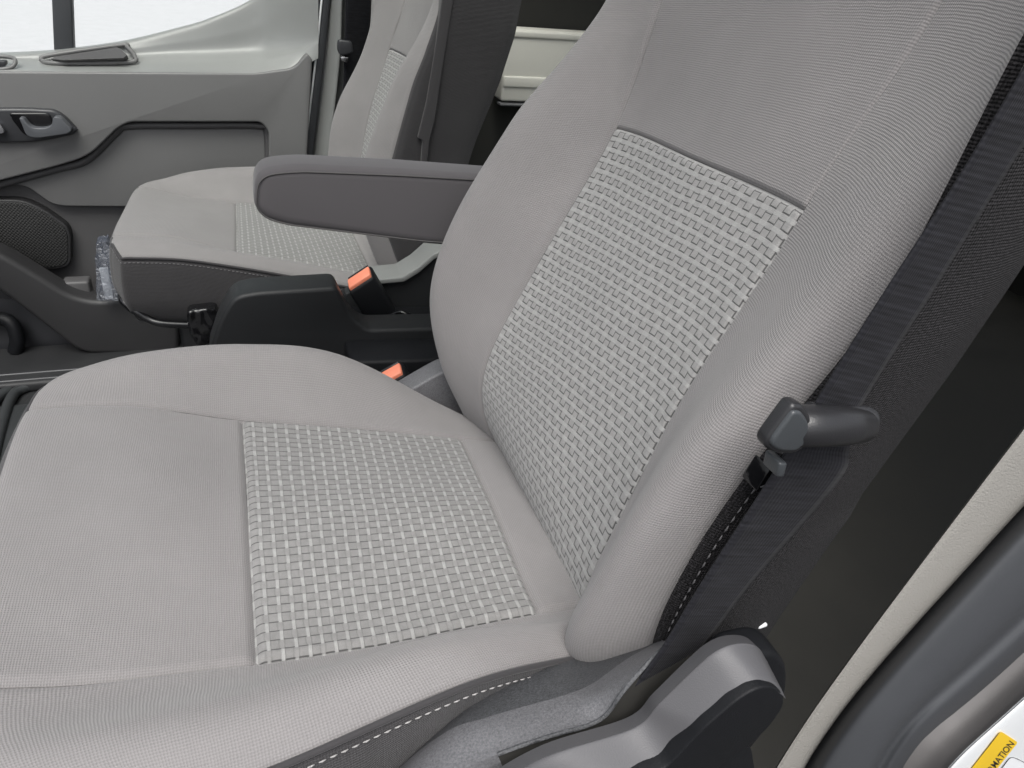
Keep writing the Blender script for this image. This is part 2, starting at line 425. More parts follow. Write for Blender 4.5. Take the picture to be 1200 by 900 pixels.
def back_net():
    """rows run from the foot of the backrest to its top"""
    up = lambda q: list(q)+[q[-1]+np.array([.028, 0, .12]), q[-1]+np.array([.045, 0, .22])]
    far = up(PL([(592, 545), (566, 480), (573, 415), (630, 307), (720, 150), (775, 0)], .667))
    near = up(PL([(692, 748), (683, 702), (737, 578), (815, 437), (940, 246), (1100, 0)], .362))
    mid = [np.array([(a[0]+b[0])/2+d, .515, (a[2]+b[2])/2]) for a, b, d in zip(near, far, (.004, .006, .008, .008, .006, .004, 0, 0))]
    edge = up(PL([(800, 790, .275), (766, 766, .262), (802, 680, .257), (880, 560, .254), (1043, 352, .253), (1219, 22, .253)]))
    cz = P(712, 752, .302)[2]
    cr_ = [np.array([n[0]-o, y, n[2]*(1-k)+e[2]*k]) for n, e, o, y, k in zip(near, edge, (.0, .040, .057, .055, .035, .028, .025, .025), (.31, .298, .288, .284, .284, .286, .29, .295), (.5, .5, .4, .4, .3, .3, .3, .3))]
    fc = up(PL([(548, 492), (517, 425), (506, 345), (541, 250), (606, 143), (713, 0)], .735))
    fe = [f+np.array([.035, .04, 0]) for f in fc]
    return [edge, cr_, near, mid, far, fc, fe]

def build_seat(mirror, label):
    tf = mir if mirror else (lambda p: np.array(p, float))
    sd = -1 if mirror else 1
    base = tf((.05, .515, -.92))
    seat = thing('seat', base, label, 'seat', 'front seats of the van')
    cn = cushion_net()
    if mirror:                                # its inner front corner is squarer
        cn[5][0][0] = -.207; cn[5][1][0] = -.187; cn[6][0][0] = -.197; cn[6][1][0] = -.18; cn[6][2][0] = -.11
        for k in range(7):                    # and its inner bolster is low and narrow
            a4, a5, a6 = cn[4][k], cn[5][k], cn[6][k]
            zz = a4[2]+(.0, -.006, -.004, .006, .007, .007, .007)[k]
            cn[4][k] = np.array([a4[0], .698, a4[2]]); cn[5][k] = np.array([a5[0], .736, zz]); cn[6][k] = np.array([a6[0], .762, min(zz-.013, -.412+a4[2]*0)])
    bn = back_net()
    if mirror:
        for r_, q_ in ((5, .35), (6, 1.0)):
            for k, dx in ((4, .018), (5, .050), (6, .060), (7, .065)): bn[r_][k] = bn[r_][k]-np.array([dx*q_, 0, 0])
    cnet = Net(tf(cn)); bnet = Net(tf(bn))
    hi = 1.0 if not mirror else .5
    N = lambda a, b: (max(14, int(a*hi)), max(10, int(b*hi)))
    # cushion panels
    patch('front_panel', cnet, (0, 3), (2, 4), N(90, 130), 'grey', seat, 'lrb', .0042, .0075, .0022, sd, wrinkle=.0010, seed=1)
    patch('woven_panel', cnet, (3, 5), (2, 4), N(110, 140), 'insert', seat, 'lrtb', .0045, .007, .0022, sd, wrinkle=.0005, seed=2)
    patch('rear_strip', cnet, (5, 6), (2, 4), N(40, 100), 'grey', seat, 'lrt', .0042, .007, .0018, sd)
    patch('bolster', cnet, (0, 6), (0, 2), N(170, 70), 'grey', seat, 'lr', .0042, .0075, .0018, sd, wrinkle=.0010, seed=3)
    patch('bolster', cnet, (0, 6), (4, 6), N(170, 70), 'grey', seat, 'lr', .0042, .0075, .0018, sd, wrinkle=.0010, seed=4)
    patch('cover_lining', cnet, (.05, 5.95), (.1, 5.9), N(80, 60), 'grey', seat, side=sd, lift=-.0046)
    patch('cover_lining', bnet, (.05, 6.95), (1.2, 5.2), N(80, 60), 'grey', seat, side=sd, lift=-.0046)
    # skirt: follows the cushion's edge round near side, front and far side
    us = np.linspace(0, 6, 90)
    e_near = cnet.ev(us[::-1], [0])[:, 0]; e_front = cnet.ev([0], np.linspace(0, 6, 80))[0]; e_far = cnet.ev(us, [6])[:, 0]
    edge = np.concatenate([e_near, e_front[1:-1], e_far])
    ctr = tf((.06, .515, 0))
    T = np.gradient(edge, axis=0); out = np.stack([T[:, 1], -T[:, 0], np.zeros(len(edge))], 1)
    sgn = np.sign(((edge-ctr)*out).sum(1)); out *= sgn[:, None]; out /= np.linalg.norm(out, axis=1, keepdims=True)+1e-9
    for _ in range(6): out[1:-1] = (out[:-2]+out[1:-1]*2+out[2:])/4
    out /= np.linalg.norm(out, axis=1, keepdims=True)
    x = edge[:, 0]
    outb = (edge[:, 1] > YC) if mirror else (edge[:, 1] < .45)         # the side by the door
    drop = np.where(outb & (x > .04), np.interp(x, [.04, .075, .10, .14, .2], [.11, .08, .04, .024, .012]), .125)
    if mirror: drop = np.where(outb, drop, np.interp(x, [-.2, -.1, .1, .2, .28], [.066, .100, .125, .125, .10]))
    k = np.array([0, .06, .3, .6, .85, 1.0]); o = np.array([-.003, .0025, .006, .006, -.004, -.02])
    rows = []
    for a, b in zip(k, o):
        bb = b*np.clip(drop/.12, .35, 1)*np.interp(x, [-.21, -.06], [1.5 if mirror else 3.4, 1.0])
        rows.append(edge+out*bb[:, None]-np.array([0, 0, 1.])*(drop*a)[:, None]-np.array([0, 0, .003]))
    SG = Net(np.stack(rows)).ev(np.linspace(0, len(edge)-1, len(edge)), np.linspace(0, 5, 24))
    grid_mesh('skirt', SG, 'skirt', seat)
    i0, i1 = (0, len(edge)-1)
    st = edge+out*.0035-np.array([0, 0, .0085]); nn = out*.9+np.array([0, 0, .4]); nn /= np.linalg.norm(nn, axis=1, keepdims=True)
    stitches('stitching', st[12:], nn[12:], 'darkthread' if mirror else 'thread', seat, r=.0005)
    tube('seam_piping', edge-np.array([0, 0, .002])+out*.0005, .0021, 'skirt', seat, 8, 0)
    # backrest panels
    patch('backrest_woven_panel', bnet, (0, 4), (2, 4), N(170, 140), 'insert_back', seat, 'lrb', .0028, .0042, .0022, sd, wrinkle=.0005, seed=5)
    patch('backrest_upper_panel', bnet, (4, 7), (2, 4), N(110, 130), 'grey', seat, 'lrt', .0034, .0045, .0015, sd, wrinkle=.0005, seed=6)
    patch('backrest_bolster', bnet, (0, 7), (0, 2), N(220, 80), 'grey', seat, 'lR', .0045, .0080, .0018, sd, wrinkle=.0010, seed=7)
    patch('backrest_bolster', bnet, (0, 7), (4, 6), N(220, 80), 'grey', seat, 'lr', .0042, .0075, .0018, sd, wrinkle=.0010, seed=8)
    # backrest shell: both sides and the rear in black cloth
    ub = np.linspace(0, 7, 70)
    n_e = bnet.ev(ub, [0])[:, 0]; f_e = bnet.ev(ub, [6])[:, 0]
    z = n_e[:, 2]
    rx = np.interp(z, [-.45, -.41, -.32, -.20, -.12, 0, .22], [.335, .345, .373, .413, .433, .447, .47])
    inn = tf((0, 1, 0))[1]-tf((0, 0, 0))[1]
    def sh(e, dx, dy): q = e.copy(); q[:, 0] += dx; q[:, 1] += dy*inn; return q
    near_r = np.stack([rx, np.full_like(rx, tf((0, .285, 0))[1]), z], 1); far_r = np.stack([rx+.0, np.full_like(rx, tf((0, .745, 0))[1]), f_e[:, 2]], 1)
    mid = lambda A, B, t, dy: A*(1-t)+B*t+np.array([0, dy*inn, 0])
    near_r[:, 2] = z-.012*(z < -.3)
    S = np.stack([sh(n_e, -.001, .003), sh(n_e, .004, -.0025), sh(n_e, .02, -.006), mid(n_e, near_r, .5, -.016), mid(n_e, near_r, .85, -.010), near_r])
    side_o = grid_mesh('backrest_side', Net(S).ev(np.linspace(0, 69, 120), np.linspace(0, 5, 40)), 'black', seat)
    S2 = np.stack([sh(f_e, -.001, -.003), sh(f_e, .004, .0025), sh(f_e, .02, .005), mid(f_e, far_r, .5, .010), mid(f_e, far_r, .85, .008), far_r])
    grid_mesh('backrest_side', Net(S2).ev(np.linspace(0, 69, 120), np.linspace(0, 5, 40)), 'black' if not mirror else 'skirt', seat)
    ctr_r = (near_r+far_r)/2+np.array([.03, 0, 0])
    S3 = np.stack([near_r, near_r*.75+far_r*.25+np.array([.026, 0, 0]), ctr_r, near_r*.25+far_r*.75+np.array([.026, 0, 0]), far_r])
    grid_mesh('backrest_rear', Net(S3).ev(np.linspace(0, 69, 60), np.linspace(0, 4, 30)), 'black', seat)
    # top cap (above the picture)
    rim = [bnet.ev([7], np.linspace(0, 6, 30))[0], np.linspace(near_r[-1], far_r[-1], 30)]
    TP = np.stack([rim[0], rim[0]*.8+rim[1]*.2+np.array([0, 0, .05]), rim[0]*.3+rim[1]*.7+np.array([0, 0, .05]), rim[1]])
    grid_mesh('backrest_top', Net(TP).ev(np.linspace(0, 29, 40), np.linspace(0, 3, 14)), 'grey', seat)
    # stitched edge down the black side
    for dx, dy, m_ in ((.0035, -.004, 'darkthread'), (.010, -.0055, 'darkthread')):
        q = sh(n_e, dx, dy)[14:]; nv = np.tile(np.array([-.15, -1.*inn, .1]), (len(q), 1)); nv /= np.linalg.norm(nv[0])
        stitches('edge_stitching', spl(q, 200), spl(nv, 200), m_, seat, .0046, .0026, .0005)
    return seat, tf, cnet, bnet, seat
seat1, tf1, cnet1, bnet1, _ = build_seat(False, 'large grey cloth seat nearest the camera, with a black side and a plastic hinge cover')
seat2, tf2, cnet2, bnet2, _ = build_seat(True, 'grey cloth seat next to the far door, partly hidden behind the armrest')

# ---- driver seat: armrest, plastic side shield, recliner cover, belt guide
arm = rounded(pxz([(297, 240), (299, 197), (345, 191), (470, 197), (600, 206), (600, 292), (500, 285), (400, 271), (335, 262), (310, 254)], .80), [.03, .035, .02, 0, 0, 0, .02, .02, .03, .02], 7)
prism('armrest', arm, .79, .848, 'arm', seat1, .012, 5)
ae = np.array([(p[0], .7905, p[1]) for p in arm]); cen = ae.mean(0)
ring = cen+(ae-cen)*np.array([.965, 1, .87]); 
tube('armrest_piping', np.concatenate([ring, ring[:1]]), .0009, 'seam', seat1, 6, 0)

# side shield beside the cushion: outer vertical wall + sloping shoulder + ledge, rows run front to rear
sh_rows = [
    [(390, 965, .285), (505, 868, .285), (545, 822, .29), (566, 796, .298), (592, 774, .308), (640, 757, .316), (690, 748, .322), (716, 738, .326), (760, 728, .33)],
    [(380, 1000, .255), (460, 908, .254), (522, 858, .254), (566, 842, .25), (610, 829, .25), (660, 815, .25), (694, 801, .252), (735, 772, .258), (775, 750, .26)],
    [(360, 1020, .22), (440, 940, .222), (510, 915, .222), (583, 884, .222), (640, 864, .222), (702, 844, .222), (732, 808, .224), (768, 768, .230), (800, 745, .235)],
    [(340, 1060, .215), (430, 985, .215), (510, 950, .215), (600, 925, .215), (660, 905, .215), (735, 880, .215), (780, 840, .22), (815, 800, .225), (840, 770, .228)],
]
sn = Net([PL(r) for r in sh_rows[:3]]); sw = Net([PL(r) for r in sh_rows[2:]])
vv = lambda a, b, n: np.linspace(a, b, n)
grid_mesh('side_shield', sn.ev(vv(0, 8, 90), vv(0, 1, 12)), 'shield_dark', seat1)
grid_mesh('shield_ledge', sn.ev(vv(0, 8, 90), vv(1, 2, 14)), 'shield', seat1)
grid_mesh('shield_wall', sw.ev(vv(0, 3.0, 40), vv(0, 1, 10)), 'shield', seat1)
grid_mesh('lever_slot', sw.ev(vv(3.0, 8, 80), vv(0, 1, 10)), 'dark_in', seat1)
tube('slot_lip', sw.ev(vv(3.0, 8, 60), [0])[:, 0], .0014, 'shield_dark', seat1, 6, 0)
# recliner cover
rc_far = [(560, 930), (640, 886), (741, 853), (773, 823), (813, 784), (838, 763), (862, 754), (886, 757), (899, 775)]
rc_near = [(640, 975), (705, 925), (780, 896), (823, 850), (860, 818), (878, 806), (893, 800), (908, 801), (916, 808)]
A = PL(rc_far, .202); B = [P(u, v, .183) for u, v in rc_near]
m1 = [a*.9+b*.1+np.array([-.0004, 0, .0006]) for a, b in zip(A, B)]; m2 = [a*.12+b*.88+np.array([-.0004, 0, .0006]) for a, b in zip(A, B)]
A0 = [a+np.array([0.003, .01, -.006]) for a in A]
B1 = [b+np.array([.0015, -.0035, -.004]) for b in B]
G = Net([A0, A, m1, m2, B, B1]).ev(vv(0, 8, 110), np.concatenate([vv(0, 2, 14)[:-1], vv(2, 3, 14)[:-1], vv(3, 5, 14)]))
grid_mesh('recliner_cover', G, 'cover', seat1)
face = rounded(pxz([(640, 975), (705, 928), (780, 899), (823, 853), (860, 821), (878, 809), (893, 803), (908, 804), (916, 811), (919, 824), (903, 848), (878, 872), (850, 890), (835, 905), (835, 990), (660, 1000)], .1805), .006, 5)
prism('recliner_face', face, .1795, .197, 'blackpl', seat1, .003)
prism('recliner_base', rounded(pxz([(700, 940), (850, 868), (876, 868), (882, 905), (880, 985), (700, 990)], .192), .006, 4), .188, .24, 'blackpl', seat1, .003)
prism('recliner_base', rounded(pxz([(806, 820), (822, 778), (842, 748), (888, 738), (905, 754), (905, 800), (860, 860), (815, 890)], .222), .02, 6), .206, .228, 'blackpl', seat1, .004)
# belt guide
g0 = P(948, 492, .222); g1 = P(1018, 490, .232)
tube('belt_guide', [P(915, 500, .225), P(950, 499, .219), P(985, 499, .220), P(1012, 499, .226)], [.0098, .0102, .0102, .0098, .0080], 'guide', seat1, 18, 40)
tube('belt_guide', [P(948, 478, .226), P(985, 481, .23), P(1010, 483, .232), P(1020, 490, .230), P(1018, 503, .226)], [.0030, .0035, .0040, .0045, .0045], 'guide', seat1, 12, 40)
capo = rounded(pxz([(892, 521), (907, 500), (928, 472), (939, 473), (949, 486), (951, 502), (945, 520), (931, 531), (907, 531)], .215), .008, 6)
prism('guide_cap', capo, .2135, .2225, 'guide', seat1, .003, 5)
capc = np.mean(capo, 0)
prism('guide_cap_face', [capc+(np.array(p)-capc)*.80+np.array([-.0012, .0005]) for p in capo], .2118, .216, 'guidecap', seat1, .0018, 4)
hexa('guide_clip', P(908, 543, .222), (P(917, 536, .222)-P(908, 536, .222))*.55, (0, .006, 0), (P(905, 550, .222)-P(909, 533, .222))*.5, 'guidecap', seat1, .0015)
prism('guide_slit', pxz([(884, 574), (901, 547), (908, 554), (891, 578)], .238), .2365, .25, 'gloss', seat1, .0008)
prism('guide_slit', pxz([(891, 571), (902, 566), (898, 573)], .2362), .236, .237, 'shield', seat1, .0002)
# inner hinge cover (far side of the seat, where back meets cushion)
hc = rounded(pxz([(462, 462), (500, 440), (522, 428), (560, 440), (575, 500), (530, 500)], .775), .012, 5)
prism('hinge_cover', hc, .765, .80, 'shield', seat1, .006)
# pale trim clip at the foot of the backrest side
hexa('trim_clip', P(893, 733, .262), (.0034, 0, .0006), (0, .0015, 0), (0, 0, .0012), 'paper', seat1, .0008)
# pedestals under both seats
box('pedestal', (-.10, .33, -.92), (.22, .72, -.62), 'blackpl', seat1, .01)
box('pedestal', (-.14, YC*2-.70, -.92), (.22, YC*2-.33, -.62), 'floor', seat2, .01)
tube('slide_bar', [P(146, 335, 1.32), P(143, 347, 1.24), P(148, 357, 1.215), P(172, 373, 1.205), P(190, 379, 1.20), P(224, 381, 1.20)], .0062, 'gloss', seat2, 12, 60)
prism('lever_strap', rounded(pxz([(218, 362), (255, 358), (256, 378), (246, 402), (230, 404), (221, 385)], 1.16), .01, 4), 1.15, 1.18, 'wrap', seat2, .006)
prism('under_clip', pxz([(152, 343), (167, 350), (160, 361), (155, 356)], 1.25), 1.25, 1.262, 'shield', seat2, .001)
# pale flap down the inner side of the far backrest
fl = rounded(pxz([(522, -40), (536, -40), (520, 60), (508, 140), (502, 163), (498, 200), (492, 200), (494, 163), (488, 161), (498, 120), (508, 60)], 1.195), .004, 4)
prism('side_flap', fl, 1.186, 1.215, 'skirt', seat2, .002)

# ---------------------------------------------------------------- seat belts and buckles
def ribbon(name, L, R, mat, parent, n=80, th=.0007):
    A = spl(L, n); B = spl(R, n)
    c = np.linspace(0, 1, 9)
    G = np.stack([A*(1-t)+B*t for t in c], 1); Nn = grid_normals(G)
    o = grid_mesh(name, G, mat, parent)
    s = o.modifiers.new('thickness', 'SOLIDIFY'); s.thickness = th*2; s.offset = 0
    return o
belt = thing('seat_belt', P(800, 740, .22), 'black seat belt webbing running down the side of the nearest seat', 'seat belt')
ribbon('webbing', PL([(1262, -40, .230), (1203, 75, .228), (1120, 215, .227), (1042, 335, .226), (985, 425, .226), (950, 482, .226), (925, 522, .228), (903, 560, .226), (823, 683, .226), (772, 765, .226), (715, 838, .224), (690, 862, .224)]),
       PL([(1308, -28, .236), (1249, 87, .234), (1163, 226, .233), (1088, 347, .232), (1031, 437, .232), (1000, 492, .232), (994, 528, .234), (980, 566, .234), (880, 683, .236), (818, 765, .232), (755, 838, .230), (735, 862, .226)]), 'belt', belt, 140)

def buckle(label, c, ax, ay, az, stalk):
    b = thing('seat_belt_buckle', stalk[-1], label, 'buckle', 'seat belt buckles between the seats')
    c, ax, ay, az = [np.asarray(q, float) for q in (c, ax, ay, az)]
    hexa('buckle_body', c, ax, ay, az, 'blackpl', b, .005)
    hexa('release_button', c+az*1.02-ay*.15, ax*.86, ay*.62, az*.10, 'orange', b, .002)
    hexa('tongue_slot', c+az*1.035+ay*.68, ax*.8, ay*.12, az*.05, 'gloss', b, .0008)
    tube('stalk', stalk, .012, 'blackpl', b, 10, 30)
def axes(c, right_px, y, half_w, half_t, half_h, tilt):
    """buckle axes: width seen along the slanted orange end, height along the leaning body"""
    return None
# far buckle: orange end slants up to the right, body leans down to the right
c = P(437, 352, 1.06); w = (P(437, 317, 1.06)-P(408, 336, 1.06)); hgt = (P(422, 327, 1.06)-P(452, 377, 1.06))
buckle('black buckle with an orange button, standing in the black console between the seats', c, w*.5, (0, .013, .006), hgt*.5, [c-hgt*.4, c-hgt*.8+np.array([.01, 0, -.02]), P(465, 392, 1.06)])
c = P(472, 462, .85); w = (P(464, 426, .85)-P(432, 444, .85)); hgt = (P(450, 437, .85)-P(480, 482, .85))
buckle('black buckle with an orange button, peeping out beside the nearest cushion', c, w*.5, (0, .012, .006), hgt*.5, [c-hgt*.4, c-hgt*.9, c-hgt*1.5])
belt2 = thing('seat_belt', P(415, 60, 1.78), 'dark seat belt with a buckle tongue hanging on the far door pillar', 'seat belt')
ribbon('webbing', PL([(404, -60, 1.80), (405, 0, 1.80), (404, 50, 1.80), (402, 110, 1.80), (400, 180, 1.80)]), PL([(440, -60, 1.86), (437, 0, 1.86), (432, 50, 1.86), (428, 110, 1.86), (424, 180, 1.86)]), 'belt', belt2, 30)
tg = rounded(pxz([(396, 46), (412, 48), (414, 62), (399, 66), (395, 58)], 1.79), .006, 4)
prism('tongue', tg, 1.785, 1.80, 'bezel', belt2, .004)
prism('tongue_plate', rounded(pxz([(399, 66), (409, 67), (407, 74), (400, 71)], 1.79), .003, 3), 1.788, 1.793, 'chrome', belt2, .001)

# ---------------------------------------------------------------- centre console between the seats
con = thing('centre_console', P(380, 420, .98), 'black plastic console box standing between the two seats', 'console')
near_w = rounded(pxz([(240, 470), (246, 408), (258, 372), (274, 346), (300, 341), (394, 335), (412, 371), (428, 385), (600, 381), (600, 470)], .95), [0, 0, .02, .02, .01, .008, .02, .012, 0, 0], 6)
prism('console_wall', near_w, .945, 1.00, 'consolepl', con, .006, 4)
prism('console_floor', pxz([(400, 395), (600, 392), (600, 480), (400, 480)], .99), .99, 1.10, 'blackpl', con, .003)
prism('console_floor', pxz([(405, 404), (600, 400), (600, 520), (405, 520)], .93), .88, .947, 'blackpl', con, .006)
rear_w = rounded(pxz([(405, 345), (440, 326), (470, 324), (488, 313), (505, 298), (520, 291), (600, 288), (600, 430), (405, 430)], 1.10), [0, .01, .02, .02, .02, .01, 0, 0, 0], 6)
prism('rear_wall', rear_w, 1.10, 1.125, 'consolepl', con, .002)
prism('rear_rim', rounded(pxz([(438, 331), (440, 325), (470, 322), (488, 311), (505, 296), (520, 289), (600, 285), (600, 290), (524, 294), (508, 301), (490, 317), (472, 328)], 1.10), .003, 3), 1.09, 1.15, 'pillar_far', con, .003)
tube('cable', PL([(455, 370, 1.05), (470, 366, 1.04), (480, 374, 1.03), (466, 382, 1.02), (452, 374, 1.03), (475, 368, 1.05), (500, 378, 1.05), (540, 376, 1.06)]), .0035, 'gloss', con, 8, 80)

# ---------------------------------------------------------------- far door
door = thing('door', P(150, 420, 1.86), 'grey plastic far door of the van with window, handle and speaker', 'door')
YD = 1.82
upper = pxz([(-160, 84), (0, 84), (150, 85), (300, 86), (345, 80), (360, 62), (366, 70), (352, 330), (316, 330), (315, 154), (306, 143), (152, 143), (138, 150), (104, 183), (70, 194), (0, 212), (-160, 250)], YD)
prism('upper_panel', rounded(upper, [0, 0, 0, .02, .05, .02, 0, 0, 0, .02, .03, .05, .04, .06, .05, .02, 0], 6), YD, YD+.06, 'door', door, .014, 4)
# ledge and the quarter panel that sweeps up round the window
cols = [(-160, 66, 68, 84), (-60, 64, 68, 84), (0, 64, 68, 83), (60, 61, 68, 84), (105, 56, 67, 84), (150, 49, 65, 85), (200, 37, 62, 85), (245, 24, 60, 85), (300, -2, 56, 84), (328, -40, 50, 82), (352, -70, 44, 76), (373, -110, 34, 66)]
rows = [[(c[0]+ (0 if c[0] < 330 else 2), c[1]-2.5, 1.955) for c in cols], [(c[0], c[1], 1.935) for c in cols], [(c[0], c[1]*.5+c[2]*.5, 1.925) for c in cols], [(c[0], c[2]+2, 1.915) for c in cols],
        [(c[0], c[2]*.45+c[3]*.55, 1.87) for c in cols], [(c[0], c[3]-1.5, 1.832) for c in cols], [(c[0], c[3]+2.5, 1.823) for c in cols]]
for r in rows:
    for k_, f_ in ((9, .72), (10, .38), (11, .06)): r[k_] = (r[k_][0], r[k_][1], 1.832+(r[k_][2]-1.832)*f_)
grid_mesh('sill_ledge', Net([PL(r) for r in rows]).ev(vv(0, 11, 120), vv(0, 6, 40)), 'door_top_lit', door)
# recessed lower panel
low = pxz([(-160, 200), (330, 120), (330, 420), (-160, 420)], 1.868)
prism('lower_panel', [low[0], low[1], (low[1][0], low[2][1]), (low[0][0], low[2][1])], 1.868, 1.93, 'door_low', door)
mid_p = pxz([(-20, 216), (30, 216), (60, 238), (75, 241), (314, 243), (314, 146), (150, 146), (132, 160), (100, 188), (0, 214)], 1.85)
prism('pocket_panel', rounded(mid_p, [.0, .02, .03, .02, .02, .02, .03, .04, .04, 0], 5), 1.848, 1.872, 'door', door, .006)
# speaker grille
sg = rounded(pxz([(-60, 232), (28, 233), (52, 244), (80, 264), (84, 276), (84, 311), (56, 316), (30, 306), (-60, 268)], 1.85), .02, 5)
prism('speaker_frame', sg, 1.842, 1.872, 'door_pocket', door, .004)
c0 = np.mean([p for p in sg], 0)
prism('speaker_grille', [c0+(p-c0)*.93 for p in sg], 1.840, 1.86, 'grille', door, .002)
# lower map pocket
mp_ = rounded(pxz([(-120, 240), (0, 296), (44, 322), (82, 346), (112, 353), (142, 350), (210, 345), (210, 450), (150, 414), (96, 414), (60, 386), (0, 340), (-120, 270)], 1.74), [0, .03, .04, .04, .03, .02, 0, 0, .01, .03, .05, .03, 0], 6)
prism('map_pocket', mp_, 1.735, 1.80, 'door_pocket', door, .012, 4)
prism('pocket_back', pxz([(-120, 330), (110, 355), (330, 355), (330, 430), (-120, 440)], 1.84), 1.81, 1.868, 'bezel', door)
hexa('pocket_stop', P(93, 343, 1.80), (.028, 0, 0), (0, .02, 0), (0, 0, .035), 'door_low', door, .006)
tube('pocket_hose', [P(-20, 372, 1.8), P(10, 376, 1.78), P(20, 396, 1.77), P(18, 412, 1.77)], .016, 'blackpl', door, 12, 30)
tube('pocket_shade_band', PL([(-60, 233), (0, 216), (66, 198), (102, 187), (136, 155), (152, 147.5), (230, 147), (304, 147.5), (313.5, 158), (314, 240)], 1.845), .0085, 'door_low', door, 8, 80)  # darker tube stands in for the shaded chamfer under the overhang
# handle in its bezel
bz = rounded(pxz([(-70, 127), (30, 126), (64, 128), (76, 135), (92, 152), (86, 157), (44, 166), (-70, 168)], 1.815), [0, .02, .02, .02, .008, .008, .03, 0], 5)
hd = thing_part = prism('handle_bezel', bz, 1.806, 1.83, 'bezel', door, .006, 4)
cz0 = np.mean(bz, 0)
prism('handle_cup', rounded(pxz([(10, 132), (60, 132), (63, 154), (40, 161), (28, 158), (14, 140)], 1.806), .012, 4), 1.8035, 1.82, 'gloss', hd, .003)
prism('handle_lever', rounded(pxz([(24, 136), (29, 137), (38, 148), (52, 149), (62, 146), (64, 135), (72, 136), (86, 151), (80, 155), (46, 160), (33, 158)], 1.80), [.004, .004, .01, .01, .01, .01, .015, .006, .008, .01, .01], 5), 1.785, 1.812, 'lever', hd, .006, 4)
prism('lock_button', rounded(pxz([(-14, 146), (0, 142), (8, 155), (-14, 158)], 1.80), .008, 4), 1.792, 1.812, 'chrome', hd, .004)
# recess in the ledge (window-side tray) and the corner vent
G_ = lambda L, y: PL(L, y)
tray_o = PL([(48, 70, 1.905), (58, 65, 1.91), (142, 53, 1.922), (149, 55, 1.915), (158, 66, 1.885), (150, 73, 1.868), (64, 74, 1.872)])
tr_in = PL([(62, 71.5, 1.885), (66, 69, 1.89), (138, 58, 1.905), (143, 60, 1.90), (150, 67, 1.872), (146, 70.5, 1.862), (76, 73, 1.864)])
tube('tray_rim', np.concatenate([spl(np.array(tray_o+tray_o[:1]), 60)]), .0045, 'door', door, 8, 0)
bm = bmesh.new(); bm.faces.new([bm.verts.new(tuple(p+np.array([0, -.012, .006]))) for p in tr_in]); 
r_ = bmesh.ops.extrude_face_region(bm, geom=bm.faces[:]); bmesh.ops.translate(bm, verts=[e for e in r_['geom'] if isinstance(e, bmesh.types.BMVert)], vec=(0, .02, -.01))
bmo('tray_floor', bm, 'door_low', door)
prism('vent', rounded(pxz([(-40, 70), (8, 71), (8, 77), (-40, 80)], 1.85), .006, 4), 1.838, 1.86, 'bezel', door, .002)
tube('vent_rim', PL([(-30, 66, 1.87), (8, 66.5, 1.87), (18, 71, 1.85), (10, 80, 1.835), (-30, 83, 1.83)]), .004, 'door', door, 8, 40)
# window: pane, divider, frame
zt = .80
wl = [P(-700, 66, 1.97), P(0, 64, 1.97), P(150, 49, 1.97), P(300, -2, 1.97), P(345, -60, 1.97)]
pane = [(p[0], p[2]-.01) for p in wl]+[(wl[-1][0]-.02, zt), (wl[0][0]+.25, zt)]
prism('window_glass', pane, 1.968, 1.973, 'glass', door)
prism('window_divider', pxz([(64, 66), (87, 63), (80, -120), (56, -120)], 1.96), 1.953, 1.985, 'rubber', door, .004)
prism('window_frame', [(wl[0][0]+.2, zt-.02), (wl[-1][0]+.1, zt-.02), (wl[-1][0]+.1, zt+.06), (wl[0][0]+.2, zt+.06)], 1.94, 2.0, 'door', door, .01)
prism('window_frame', [(wl[-1][0]-.01, P(350, -60, 1.95)[2]), (wl[-1][0]+.12, P(350, 60, 1.95)[2]), (wl[-1][0]+.12, zt), (wl[-1][0]-.03, zt)], 1.94, 2.0, 'door', door, .008)
# outer skin below the window
box('outer_skin', (-1.1, 1.98, -1.05), (.16, 2.0, P(0, 66, 1.97)[2]-.006), 'paint', door, .002)
# edge seal; a white tube paints the highlight that runs along it
tube('edge_seal', PL([(388, -60, 1.86), (380, 0, 1.86), (374, 60, 1.86), (367, 120, 1.86), (359, 190, 1.86), (352, 260, 1.86)]), .014, 'rubber', door, 12, 50)
tube('seal_highlight', PL([(384, -60, 1.842), (377, 0, 1.842), (371, 60, 1.842), (364, 120, 1.842), (356, 190, 1.842), (349, 260, 1.842)]), .0024, 'paint', door, 8, 50)

# far door pillar
pil = thing('door_pillar', P(400, 420, 1.9), 'grey trimmed pillar beside the far door, behind the far seat', 'pillar')
pr = [[(392, -80, 1.90), (384, 0, 1.90), (378, 60, 1.90), (371, 120, 1.90), (362, 190, 1.90), (350, 300, 1.90)],
      [(396, -80, 1.86), (388, 0, 1.86), (384, 60, 1.86), (378, 120, 1.86), (369, 190, 1.86), (357, 300, 1.86)],
      [(406, -80, 1.83), (400, 0, 1.83), (398, 60, 1.83), (392, 120, 1.83), (384, 190, 1.83), (372, 300, 1.83)],
      [(416, -80, 1.86), (411, 0, 1.86), (408, 60, 1.86), (402, 120, 1.86), (394, 190, 1.86), (384, 300, 1.86)],
      [(470, -80, 1.90), (470, 0, 1.90), (470, 60, 1.90), (470, 120, 1.90), (470, 190, 1.90), (470, 300, 1.90)]]
grid_mesh('pillar_trim', Net([PL(r) for r in pr]).ev(vv(0, 5, 50), vv(0, 4, 50)), 'pillar_far', pil)
box('pillar_core', (.17, 1.905, -1.0), (.56, 2.0, .75), 'dark_in', pil)

